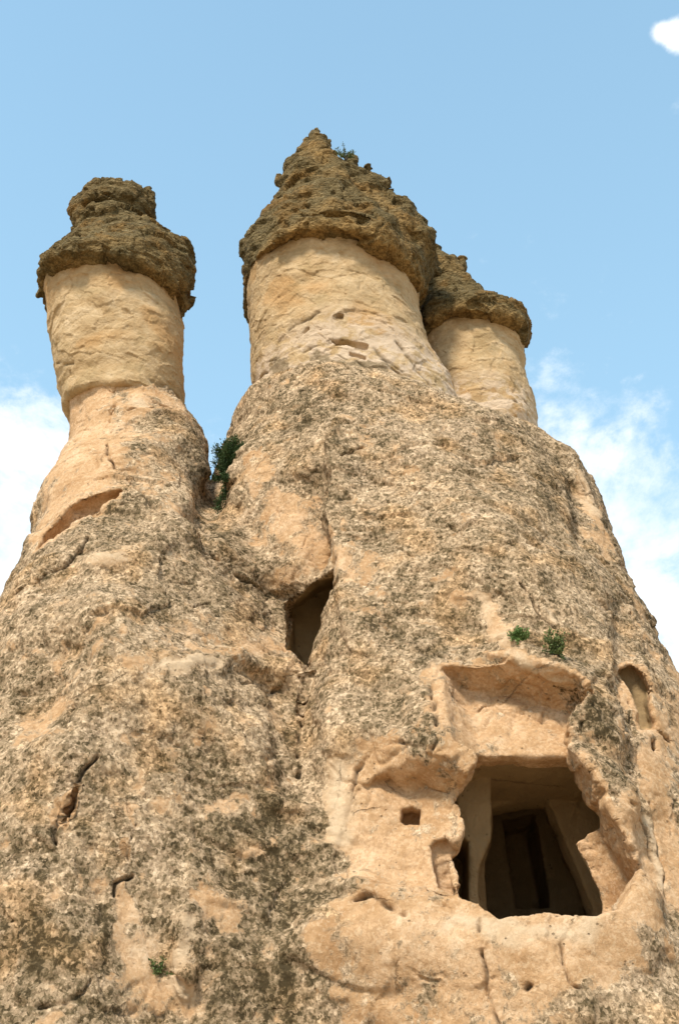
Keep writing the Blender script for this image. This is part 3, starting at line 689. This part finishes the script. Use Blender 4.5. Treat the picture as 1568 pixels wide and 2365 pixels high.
# ------------------------------------------------------------------ cracks, flakes and patches on the cone
CR = [  # cracks: points, width m, depth m
    ([(1105, 2125), (1115, 2180), (1111, 2215), (1125, 2260), (1131, 2300), (1150, 2365)], .035, .10),
    ([(1303, 2150), (1305, 2190), (1298, 2230), (1318, 2268), (1352, 2284)], .035, .08),
    ([(228, 1740), (196, 1785), (180, 1822), (160, 1860), (140, 1895), (126, 1945)], .05, .12), ([(165, 1780), (172, 1812)], .03, .06),
    ([(246, 1025), (252, 1050), (262, 1070), (266, 1085)], .045, .14), ([(285, 1088), (310, 1118), (350, 1165), (372, 1192), (402, 1205)], .045, .10),
    ([(198, 1240), (190, 1262), (165, 1300), (150, 1312)], .07, .16), ([(150, 1312), (110, 1330), (70, 1352), (35, 1372)], .06, .10),
    ([(755, 1068), (790, 1046), (832, 1036)], .06, .16), ([(1190, 1338), (1222, 1368), (1238, 1402), (1262, 1430), (1292, 1462)], .04, .10),
    ([(668, 1420), (690, 1560), (696, 1650), (686, 1720), (692, 1790)], .05, .12), ([(816, 2074), (860, 2070), (900, 2092), (932, 2106)], .06, .12),
    ([(88, 2338), (150, 2320), (190, 2298), (216, 2270)], .045, .10), ([(255, 2070), (262, 2036), (308, 2018)], .04, .10), ([(262, 850), (270, 882), (262, 905), (262, 940), (252, 962), (258, 1000)], .03, .06),
    ([(1455, 1850), (1474, 1898), (1492, 1940), (1512, 2000)], .03, .07), ([(1312, 1740), (1312, 1700), (1262, 1672), (1195, 1644), (1133, 1630), (1098, 1638)], .035, .07),
    ([(1246, 1672), (1262, 1640), (1268, 1612)], .03, .06), ([(1290, 1712), (1340, 1690), (1345, 1668)], .03, .06), ([(815, 1830), (822, 1780), (858, 1735), (930, 1712)], .05, .10),
    ([(1462, 1790), (1420, 1800), (1390, 1780)], .03, .06), ([(430, 1400), (470, 1392), (500, 1385)], .03, .06), ([(765, 1230), (755, 1290), (735, 1330)], .04, .08),
    ([(1330, 1090), (1350, 1130), (1372, 1172)], .03, .07), ([(1400, 1230), (1430, 1290), (1460, 1350)], .03, .05), ([(700, 1190), (712, 1230), (700, 1260)], .03, .05),
    ([(640, 975), (668, 1005), (690, 1030)], .03, .05), ([(990, 1580), (1000, 1640), (1010, 1720), (1000, 1740)], .05, .10), ([(560, 1575), (610, 1590), (640, 1592)], .06, .14),
    ([(300, 1980), (310, 1900), (295, 1850)], .02, .04), ([(1432, 1560), (1450, 1640), (1462, 1700)], .035, .08), ([(1480, 1360), (1500, 1430)], .03, .06), ([(1500, 1850), (1520, 1960), (1540, 2080)], .03, .06),
    ([(1228, 2270), (1220, 2284)], .06, .12), ([(1298, 2305), (1302, 2318)], .06, .12), ([(960, 2240), (985, 2262), (1010, 2268)], .02, .03), ([(1560, 1850), (1545, 1930)], .03, .05),
    ([(400, 2140), (412, 2190), (408, 2230), (432, 2300)], .03, .05), ([(875, 2020), (900, 2040), (940, 2040)], .02, .03), ([(1000, 2090), (1040, 2095)], .03, .05), ([(910, 1260), (960, 1290)], .03, .04),
    ([(1060, 1090), (1100, 1110)], .03, .04), ([(900, 1110), (1010, 1190), (1090, 1260)], .03, .045), ([(1150, 1150), (1260, 1240), (1330, 1330)], .03, .045), ([(1100, 1300), (1200, 1400), (1260, 1490)], .03, .04),
    ([(860, 1400), (900, 1460), (910, 1520)], .03, .04), ([(350, 1330), (480, 1360), (600, 1420)], .03, .04), ([(90, 1450), (140, 1560), (150, 1680)], .03, .05), ([(470, 1700), (520, 1800), (510, 1900)], .03, .04), ([(620, 1130), (650, 1210), (640, 1290)], .03, .03),
    ([(455, 1195), (492, 1285), (560, 1345), (640, 1392)], .07, .12), ([(1400, 1420), (1425, 1560), (1440, 1700)], .04, .07), ([(1460, 1420), (1500, 1540), (1530, 1640)], .03, .05), ([(330, 900), (360, 930), (410, 950)], .05, .08), ([(180, 905), (240, 880), (300, 895)], .03, .05), ([(1130, 1320), (1180, 1345)], .03, .04), ([(880, 1075), (930, 1095), (980, 1130)], .025, .035), ([(300, 950), (350, 940), (400, 950)], .045, .09),
]
ST = [  # flakes standing proud on the right-hand side of the line when walking along it
    ([(230, 2150), (250, 2110), (236, 2070), (240, 2030)], .25, .06), ([(400, 1530), (500, 1545), (560, 1500)], .2, .06), ([(440, 2120), (432, 2200), (438, 2290)], .14, .07),
    ([(60, 1690), (100, 1670), (120, 1640)], .18, .05), ([(1095, 1790), (1040, 1760), (1000, 1735)], .2, .07), ([(1080, 1500), (1190, 1515), (1265, 1558), (1340, 1575)], .16, .06),
    ([(560, 1330), (650, 1390), (660, 1440)], .2, .07), ([(1330, 1860), (1390, 1842), (1450, 1862)], .18, .07), ([(180, 1190), (330, 1160), (400, 1200)], .25, .05), ([(1290, 1580), (1260, 1560), (1200, 1490), (1130, 1475)], .12, .05),
    ([(300, 940), (350, 950), (410, 948)], .2, .07), ([(760, 1900), (800, 1850), (805, 1800)], .12, .04), ([(620, 2130), (560, 2100), (500, 2090)], .2, .05),
]
BARE = [  # bare patches: points, radius m, amount
    ([(170, 885), (300, 890), (400, 930)], .36, 1), ([(340, 1000), (390, 1140)], .45, .42),
    ([(850, 2095), (930, 2110), (1060, 2115), (1300, 2160)], .35, 1), ([(800, 1290), (850, 1340)], .3, .5),
    ([(600, 1480), (300, 1560)], .35, .35), ([(850, 1000), (950, 1150)], .4, .2),
    ([(175, 930), (170, 1030), (160, 1110), (130, 1180)], .75, .95), ([(250, 960), (230, 1080)], .5, .9),
    ([(215, 880), (215, 960), (215, 1050), (190, 1130)], .62, 1.0), ([(330, 880), (310, 940)], .40, .95), ([(120, 1190), (110, 1240)], .35, .9), ([(190, 1190), (120, 1240)], .3, 1), ([(300, 1080), (360, 1130), (385, 1160)], .30, .55),
    ([(590, 1050), (600, 1110)], .30, .8), ([(640, 1170), (680, 1230), (720, 1270)], .40, .9), ([(770, 1220), (775, 1300)], .17, .9), ([(600, 1250)], .3, .6), ([(650, 1330), (700, 1320)], .2, .7), ([(700, 1160), (710, 1200)], .25, .7),
    ([(1345, 1110), (1362, 1180), (1395, 1270)], .20, .95), ([(870, 1780), (870, 1900), (870, 2020)], .42, 1), ([(960, 1780), (960, 1900), (980, 2030)], .6, 1), ([(880, 2150), (1000, 2170), (1200, 2200), (1400, 2180)], .52, 1),
    ([(880, 2280), (1050, 2300), (1180, 2300)], .60, .62), ([(1460, 1900), (1470, 2000), (1470, 2100)], .40, .9), ([(1500, 1650), (1510, 1780), (1530, 1900), (1560, 2050)], .35, .85), ([(1560, 1500), (1570, 1700)], .3, .7),
    ([(780, 1780), (775, 1850), (785, 1930)], .22, 1), ([(225, 1290), (290, 1275)], .20, .9), ([(390, 1525), (440, 1540), (510, 1535)], .17, 1), ([(420, 1490), (540, 1500), (640, 1485)], .22, .62),
    ([(70, 1690), (120, 1650)], .24, .9), ([(270, 1670), (272, 1700)], .10, .9), ([(318, 1780), (322, 1830)], .12, .8), ([(302, 1880), (298, 1960)], .08, .9), ([(425, 2110), (420, 2190), (432, 2290)], .12, 1), ([(300, 2220), (340, 2290), (400, 2310)], .33, .95),
    ([(270, 2080), (262, 2110)], .14, .9), ([(240, 2130), (262, 2150)], .08, 1), ([(115, 2350)], .16, 1), ([(480, 2080), (510, 2110)], .20, .85), ([(640, 1850), (690, 1870)], .08, 1), ([(760, 2130), (780, 2200)], .28, .85),
    ([(1100, 1380), (1150, 1430), (1180, 1470)], .17, .95), ([(1250, 1390), (1275, 1420)], .09, .95), ([(830, 1290), (900, 1300)], .25, .5), ([(1020, 1330), (1060, 1370)], .2, .6), ([(1190, 1500), (1230, 1530), (1300, 1590)], .14, .9), ([(1100, 1500), (1180, 1510)], .10, .9),
    ([(1020, 1560), (1040, 1640), (1060, 1720)], .25, 1), ([(1040, 1740), (1080, 1760)], .15, 1), ([(1130, 1700), (1280, 1710)], .5, 1), ([(1100, 1560), (1220, 1590), (1330, 1640)], .30, .62), ([(1340, 1740), (1380, 1830)], .30, .8), ([(1400, 1900), (1430, 2000)], .4, 1),
    ([(340, 1500), (480, 1440)], .3, .35), ([(700, 1000)], .1, .5), ([(390, 1160), (400, 1190)], .1, .9), ([(500, 1850), (530, 1840)], .13, .75), ([(360, 1850), (400, 1860)], .13, .65), ([(700, 1870)], .10, .9), ([(600, 1800), (610, 1830)], .1, .7),
    ([(620, 1660), (630, 1640)], .15, .6), ([(560, 1960), (640, 1960)], .12, .45), ([(1440, 1560), (1440, 1680), (1470, 1800)], .12, .8), ([(1450, 1350), (1500, 1500)], .15, .5), ([(150, 1500), (180, 1560)], .4, .25),
]
PALE = [([(780, 1780), (775, 1850), (785, 1930)], .22, .8), ([(390, 1525), (440, 1540), (510, 1535)], .2, .8), ([(425, 2110), (420, 2190), (432, 2290)], .14, .7), ([(1060, 2125), (1200, 2150), (1340, 2150), (1430, 2080)], .12, .7), ([(1345, 1110), (1362, 1180)], .18, .6),
        ([(225, 1290), (290, 1275)], .18, .7), ([(1100, 1380), (1180, 1470)], .15, .6), ([(1500, 1900), (1540, 2060)], .10, .8), ([(1250, 1390), (1275, 1420)], .09, .9), ([(300, 925), (330, 932)], .12, .8), ([(640, 1850), (690, 1870)], .08, .8), ([(1190, 1500), (1300, 1590)], .10, .8)]
DARKP = [([(600, 1900), (600, 2100), (560, 2300)], .8, .9), ([(440, 1900)], .5, .5), ([(60, 1950), (100, 2150)], .9, .7), ([(660, 1700), (680, 1800)], .3, .8), ([(560, 1330), (640, 1450)], .5, .7), ([(1340, 1620), (1390, 1670)], .30, 1), ([(1380, 1760), (1420, 1800)], .2, .9),
         ([(1000, 1520), (1030, 1505)], .25, .9), ([(950, 1600), (970, 1690)], .35, .6), ([(740, 1900), (720, 2050), (700, 2250)], .45, .7), ([(700, 880), (780, 1000)], .6, .5), ([(1150, 1000), (1300, 1080), (1320, 1200)], .6, .5), ([(480, 1200), (500, 1270)], .3, .7), ([(200, 2250)], .6, .6), ([(430, 1010), (460, 1090)], .3, .7)]
def strokes(lst, kind, f=body_sdf):
    allp = H([q for s in lst for q in s[0]], f); o = []; i = 0
    for pts, r, a in lst:
        o.append(Stroke(allp[i:i + len(pts)], (max(.018, r * .45) if kind == 'crack' else r), a, kind)); i += len(pts)
    return o
S_CR, S_ST, S_BARE, S_PALE, S_DARK = strokes(CR, 'crack'), strokes(ST, 'step'), strokes(BARE, 'disc'), strokes(PALE, 'disc'), strokes(DARKP, 'disc')
def warpv(p, amt, sc):
    return np.stack([vnoise(p * sc + o) for o in (3.1, 37.7, 71.3)], 1) * amt
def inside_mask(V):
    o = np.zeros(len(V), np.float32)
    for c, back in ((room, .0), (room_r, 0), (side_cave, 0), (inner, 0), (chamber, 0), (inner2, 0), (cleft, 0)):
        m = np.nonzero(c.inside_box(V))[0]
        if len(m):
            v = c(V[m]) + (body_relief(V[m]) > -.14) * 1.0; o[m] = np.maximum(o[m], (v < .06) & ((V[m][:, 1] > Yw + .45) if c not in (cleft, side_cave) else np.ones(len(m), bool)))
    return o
def body_disp(V, N):
    ins = inside_mask(V)
    b = np.zeros(len(V), np.float32); w = warpv(V, .16, 2.5)
    for s in S_BARE: s.add(V, b, w)
    rough = (1 - .65 * b) * (1 - .85 * ins)
    q = V * np.array([1, 1, 1.7])
    d = .030 * (1 - .45 * b) * fbm(q, 1.7, 2, .5, 2.7) * (1 - .7 * ins)
    w3 = V + warpv(V, .12, 2.2) + warpv(V, .03, 9.0)
    d += (.050 * facets(w3 * np.array([1, 1, .8]), .85, .8) + .020 * facets(w3, 2.3, .8, 7.7)) * (1 - .35 * b) * (1 - .6 * ins) + .008 * (1 - ins) * facets(w3, 7.0, .8, 3.1)
    d += rough * (.007 * ridged(q, 4.5, 3, .6, 9.1) + .010 * fbm(q, 12, 2, .6))
    cr = np.zeros(len(V), np.float32); w2 = warpv(V, .05, 5.0)
    for s in S_CR: s.add(V, cr, w2)
    st = np.zeros(len(V), np.float32)
    for s in S_ST: s.add(V, st, w2)
    # bedding ledges and shallow spalls
    led = ridged(V * np.array([.5, .5, 1.0]) + V[:, [0]] * np.array([0, 0, .35]), 1.3, 2, .5, 55.0)
    d += -.05 * sstep(led, .80, 1.25) * rough
    c1 = np.exp(-(fbm(V * np.array([1, 1, .8]) + warpv(V, .15, 2), 1.05, 2, .5, 91.0) / .035) ** 2) * sstep(fbm(V, .9, 2, .5, 13.0), .05, .4)
    c2 = np.abs(fbm(q, 2.4, 3, .6, 33.0))
    d += -.035 * c1 * (1 - .8 * ins) - .018 * np.exp(-(c2 / .12)) * rough + .005
    return d - cr + st
def body_masks(V, N):
    w = warpv(V, .16, 2.5) + warpv(V, .06, 8.0); b = np.zeros(len(V), np.float32); pl = b.copy(); dk = b.copy(); cr = b.copy()
    for s in S_BARE: s.add(V, b, w)
    for c in (opening, alcove, step_cut, niche, notch, side_niche, side_niche2, side_cave, slit):
        m = np.nonzero(c.inside_box(V))[0]
        if len(m):
            q = V[m] + w[m] * .3; v = c(q); bb = (1 - sstep(v, .01, .12)) * (.9 if c is alcove else 1.0)
            if c is alcove: bb *= np.where(q[:, 1] > alc_back(q) + .15, 0, 1)
            b[m] = np.maximum(b[m], bb)
    for s in S_PALE: s.add(V, pl, w)
    for s in S_DARK: s.add(V, dk, w)
    for s in S_CR: s.add(V, cr, warpv(V, .05, 5.0))
    d2 = np.zeros(len(V), np.float32)
    for s in S_DARK[5:9]: s.add(V, d2, w)
    b *= 1 - .8 * d2
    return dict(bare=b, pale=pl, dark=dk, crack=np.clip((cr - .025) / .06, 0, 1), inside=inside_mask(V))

def near_detail(V):
    o = np.zeros(len(V), np.float32)
    for s in S_CR: Stroke(s.pts, s.r + .05, .1, 'crack').add(V, o)
    m = o > .02
    for c in (opening, alcove, niche, step_cut):
        i = np.nonzero(c.inside_box(V))[0]
        if len(i): m[i] |= np.abs(c(V[i])) < .09
    return m

PC = [([(665, 765), (700, 745), (735, 722)], .04, .05), ([(700, 815), (760, 790), (800, 786)], .03, .04), ([(590, 850), (640, 830), (690, 805)], .03, .03), ([(860, 800), (900, 850), (960, 890)], .03, .05), ([(880, 830), (930, 860)], .03, .04),
      ([(596, 880), (620, 860)], .03, .05), ([(920, 790), (960, 850), (1000, 900)], .04, .05), ([(820, 715), (870, 722), (900, 740)], .03, .03), ([(600, 760), (640, 750)], .02, .02), ([(840, 850), (900, 880), (960, 910)], .03, .04), ([(760, 820), (820, 835), (870, 860)], .025, .04)]
def pil_disp(seed, cracks, f):
    S = [Stroke(Hm(a, f), r, am, 'crack') for a, r, am in cracks]
    def fn(V, N):
        q = V * np.array([1, 1, 3.5]) + V[:, [0]] * np.array([0, 0, .9])
        w3 = V + warpv(V, .12, 2.2) + warpv(V, .03, 9.0)
        d = .030 * facets(w3 * np.array([.7, .7, 1.3]), 1.0, .8, seed) + .022 * facets(w3 * np.array([.8, .8, 1.5]), 2.8, .8, seed + 3.) + .010 * fbm(V, 6, 4, .7, seed) + .03 * fbm(V, 1.7, 2, .5, seed)
        cr = np.zeros(len(V), np.float32); w = warpv(V, .05, 5.0)
        for s in S: s.add(V, cr, w)
        return d - cr
    def mk(V, N, lowf=None):
        cr = np.zeros(len(V), np.float32); w = warpv(V, .05, 5.0)
        for s in S: s.add(V, cr, w)
        z = V[:, 2] + .25 * fbm(V, 1.2, 3)
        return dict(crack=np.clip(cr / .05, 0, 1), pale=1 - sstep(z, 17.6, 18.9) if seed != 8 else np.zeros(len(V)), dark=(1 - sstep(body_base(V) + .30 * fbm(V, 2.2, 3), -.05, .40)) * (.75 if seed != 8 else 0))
    return fn, mk
def cap_disp(seed):
    def fn(V, N):
        q = V * np.array([1, 1, 1.6])
        w = V + warpv(V, .10, 3.0); led = np.abs(((w[:, 2] * 1.7 + .5 * fbm(V, .7, 2)) % 1) - .5) * 2
        return .13 * facets(w, .9, .8, seed) + .055 * facets(w, 2.8, .8, seed + 9) + .03 * (led - .5) + .014 * ridged(q, 2.6, 3, .6, seed) + .014 * fbm(q, 9, 3, .7, seed) - .01
    def mk(V, N):
        # ochre where the rock has broken away: patches of its own colour
        n = fbm(V, 1.0, 3, .5, seed + 5); dn = N[:, 2]
        lowb = OCH[seed](V)
        return dict(ochre=np.clip(lowb * .9 + sstep(n, .35, .9) * .35, 0, 1))
    return fn, mk
def och_strokes(lst, f):
    S = [Stroke(Hm(a, f), r, am, 'disc') for a, r, am in lst]
    def g(V):
        o = np.zeros(len(V), np.float32); w = warpv(V, .15, 2.5)
        for s in S: s.add(V, o, w)
        return o
    return g
OCH = {3: och_strokes([([(120, 660), (200, 610)], .3, .5), ([(340, 600), (410, 680), (420, 720)], .3, .6), ([(200, 570), (330, 560)], .2, .4)], f_cl),
       23: och_strokes([([(600, 590), (680, 545), (760, 515), (850, 535)], .3, .9), ([(880, 560), (930, 620), (950, 650)], .5, .95), ([(760, 480)], .5, .6), ([(720, 350), (740, 370)], .35, .7), ([(860, 440), (930, 520), (990, 570)], .25, .6)], f_cm),
       43: och_strokes([([(1020, 740), (1090, 720), (1190, 745)], .3, .9), ([(1130, 700)], .2, .4)], f_cr)}

# ------------------------------------------------------------------ build the formation
def prop(o, label=None, cat=None, group=None, kind=None):
    for k, v in (('label', label), ('category', cat), ('group', group), ('kind', kind)):
        if v: o[k] = v
def thing(name, loc, label, cat, group=None):
    o = bpy.data.objects.new(name, None); scene.collection.objects.link(o); o.location = loc; o.empty_display_size = .3
    prop(o, label, cat, group); return o
def under_parent(o, parent):
    o.location = Vector(o.location) - Vector(parent.location); o.parent = parent

cone = thing('rock_cone', (0.5, 19.5, 0), 'huge grey-brown lichen-speckled rock cone with cut cave rooms, carrying three pale pillars', 'rock formation')
O0 = np.array([0.5, 19.5, 0.0])
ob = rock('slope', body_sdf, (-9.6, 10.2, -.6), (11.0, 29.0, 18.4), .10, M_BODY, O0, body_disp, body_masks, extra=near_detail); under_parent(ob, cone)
ob['label'] = 'grey-brown speckled flanks with the cut cave rooms'
def build_pillar(name, f, lo, hi, seed, cracks, label):
    d, mk = pil_disp(seed, cracks, f); o = rock(name, f, lo, hi, .08, M_PIL, O0, d, mk); under_parent(o, cone); o['label'] = label; return o
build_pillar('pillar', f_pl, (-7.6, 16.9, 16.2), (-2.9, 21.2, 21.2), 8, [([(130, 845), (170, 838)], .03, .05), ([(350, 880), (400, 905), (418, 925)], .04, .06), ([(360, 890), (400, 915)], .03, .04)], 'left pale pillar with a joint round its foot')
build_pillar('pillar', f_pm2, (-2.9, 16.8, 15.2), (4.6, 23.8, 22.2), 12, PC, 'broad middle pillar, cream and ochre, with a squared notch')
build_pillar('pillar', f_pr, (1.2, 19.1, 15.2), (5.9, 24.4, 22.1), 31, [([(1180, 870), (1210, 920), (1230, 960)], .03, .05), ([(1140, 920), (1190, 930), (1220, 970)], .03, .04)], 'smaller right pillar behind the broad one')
for nm, f, lo, hi, sd_, org, lab in (
        ('cap_rock', f_cl, (-8.1, 16.4, 19.2), (-2.7, 21.8, 25.2), 3, (-5.4, 19, 20), 'dark rugged cap rock with a knobbed top, sitting on the left pillar'),
        ('cap_rock', f_cm, (-3.6, 16.6, 20.0), (4.0, 23.6, 28.4), 23, (.2, 19.8, 20.7), 'tallest dark pointed cap rock, on the broad middle pillar'),
        ('cap_rock', f_cr, (1.4, 18.4, 19.9), (6.0, 24.6, 25.9), 43, (3.4, 21.3, 20.5), 'low dark cap rock with a flat right rim, behind the tallest one')):
    d, mk = cap_disp(sd_); o = rock(nm, f, lo, hi, .09, M_CAP, np.array(org, float), d, mk, fine=.034)
    prop(o, lab, 'cap rock', 'dark cap rocks on the pillars')

# ------------------------------------------------------------------ ground
def ground():
    n = 90; u = np.linspace(-1, 1, n); k = np.sign(u) * (np.abs(u) ** 3) * 1500
    X, Y = np.meshgrid(k, k + 10, indexing='ij'); P = np.stack([X.ravel(), Y.ravel(), np.zeros(n * n)], 1)
    r = np.hypot(P[:, 0], P[:, 1] - 15); P[:, 2] = fbm(P * .02, 1, 3) * np.clip((r - 30) / 80, 0, 1) * 5 + .05 * fbm(P, .4, 2)
    i = np.arange(n * n).reshape(n, n); a, b, c, d = i[:-1, :-1].ravel(), i[1:, :-1].ravel(), i[1:, 1:].ravel(), i[:-1, 1:].ravel()
    T = np.vstack([np.stack([a, b, c], 1), np.stack([a, c, d], 1)])
    m = bpy.data.materials.new('sandy ground'); q = NB(nodes(m)); v = q.vec()
    nn = q.noise(v, 1.5, 7, .65); c_ = q.ramp(nn, [(.35, (.30, .22, .14)), (.65, (.44, .35, .24))]); q.finish(c_, nn, .6, .1)
    o = make_mesh('ground', P, T, {}, m, np.zeros(3)); prop(o, kind='structure')
ground()

# ------------------------------------------------------------------ plants
def mesh_obj(name, V, F, mat, parent=None, loc=(0, 0, 0)):
    me = bpy.data.meshes.new(name); me.from_pydata([tuple(v) for v in V], [], F); me.materials.append(mat)
    o = bpy.data.objects.new(name, me); scene.collection.objects.link(o); o.location = loc
    if parent: o.parent = parent
    return o
def tube(V, F, pts, r0, r1, n=5):
    b = len(V); m = len(pts)
    for i, p in enumerate(pts):
        p = Vector(p); t = (Vector(pts[min(i + 1, m - 1)]) - Vector(pts[max(i - 1, 0)])).normalized()
        a = t.orthogonal().normalized(); c = t.cross(a); r = r0 + (r1 - r0) * i / (m - 1)
        for k in range(n): V.append(p + (a * math.cos(2 * math.pi * k / n) + c * math.sin(2 * math.pi * k / n)) * r)
    for i in range(m - 1):
        for k in range(n): F.append((b + i * n + k, b + i * n + (k + 1) % n, b + (i + 1) * n + (k + 1) % n, b + (i + 1) * n + k))
def leaf(V, F, p, d, s, rnd):
    d = Vector(d).normalized(); a = d.orthogonal().normalized(); a.rotate(__import__('mathutils').Quaternion(d, rnd.uniform(0, 6.28)))
    b = len(V); p = Vector(p); bend = d.cross(a) * s * .18
    V += [p, p + d * s * .5 + a * s * .24 + bend, p + d * s, p + d * s * .5 - a * s * .24 + bend]; F.append((b, b + 1, b + 2, b + 3))
def rdir(r, up=.4):
    v = Vector((r.gauss(0, 1), r.gauss(0, 1), r.gauss(0, 1) + up)); return v.normalized()
def shrub(name, loc, size, nstem, nleaf, leafs, mat_l, mat_s, label, cat, seed, squash=(1, 1, 1), lean=(0, 0, 0), airy=False):
    r = random.Random(seed); t = thing(name, loc, label, cat); V, F = [], []; LV, LF = [], []
    for i in range(nstem):
        d = rdir(r, .9); L = size * r.uniform(.55, 1.0); pts = [Vector((0, 0, -.06))]; p = Vector((0, 0, 0))
        for k in range(5):
            dd = (d + Vector(lean) * .5 + rdir(r, .3) * .35).normalized(); p = p + Vector((dd.x * squash[0], dd.y * squash[1], dd.z * squash[2])) * L / 5; pts.append(p.copy())
        tube(V, F, pts, size * .022, size * .006)
        for j in range(nleaf):
            k = r.uniform(.8 if not airy else 1.6, len(pts) - 1.01); q = pts[int(k)].lerp(pts[int(k) + 1], k % 1)
            q = q + rdir(r) * size * (.16 if not airy else .10) * r.random(); leaf(LV, LF, q, rdir(r), leafs * r.uniform(.6, 1.3), r)
    mesh_obj('stem', V, F, mat_s, t)
    o = mesh_obj('foliage', LV, LF, mat_l, t); o['kind'] = 'stuff'
    return t
M_L1 = mat_simple('grey-green leaves', (.060, .095, .028), (.15, .18, .06), 9, .6); M_L2 = mat_simple('dark shrub leaves', (.020, .040, .010), (.060, .095, .028), 4, .6)
M_L3 = mat_simple('bright tuft leaves', (.07, .14, .03), (.16, .22, .07), 9, .6); M_ST = mat_simple('woody twigs', (.05, .035, .025), (.10, .08, .05), 20)
P = Hm([(798, 382)], f_cm)[0] + np.array([0, .02, .24])
shrub('shrub', tuple(P), .46, 18, 40, .045, M_L1, M_ST, 'small airy green shrub growing beside the peak of the tallest cap', 'shrub', 1, squash=(1.0, .7, 1.25), airy=True)
P = at(508, 1120, 17.9)
P = H([(522, 1120)], body_sdf)[0] + np.array([0, .05, .1]); print('BUSH', P)
shrub('shrub', tuple(P + np.array([.05, -.1, 0])), .66, 54, 420, .045, M_L2, M_ST, 'dark green bush filling the cleft between the left pillar and the main cone', 'shrub', 2, squash=(.75, .6, 1.7), lean=(.1, 0, .4))
P = H([(1200, 1476)], body_sdf)[0]; shrub('tuft', tuple(P), .20, 30, 45, .04, M_L3, M_ST, 'small round bright green tuft, the upper left of two above the cave', 'plant', 3, squash=(1, .8, 1))
P = H([(1285, 1512)], body_sdf)[0]; shrub('shrub', tuple(P), .34, 22, 60, .045, M_L1, M_ST, 'leafy green bush rooted on the ledge just above the cave mouth', 'shrub', 4, squash=(.9, .7, 1.2), lean=(0, 0, 1.3))
P = H([(372, 2252)], body_sdf)[0]; shrub('tuft', tuple(P), .22, 14, 40, .035, M_L1, M_ST, 'small green tuft on bare rock at lower left', 'plant', 5, lean=(0, -.3, 0))
print('DONE', flush=True)
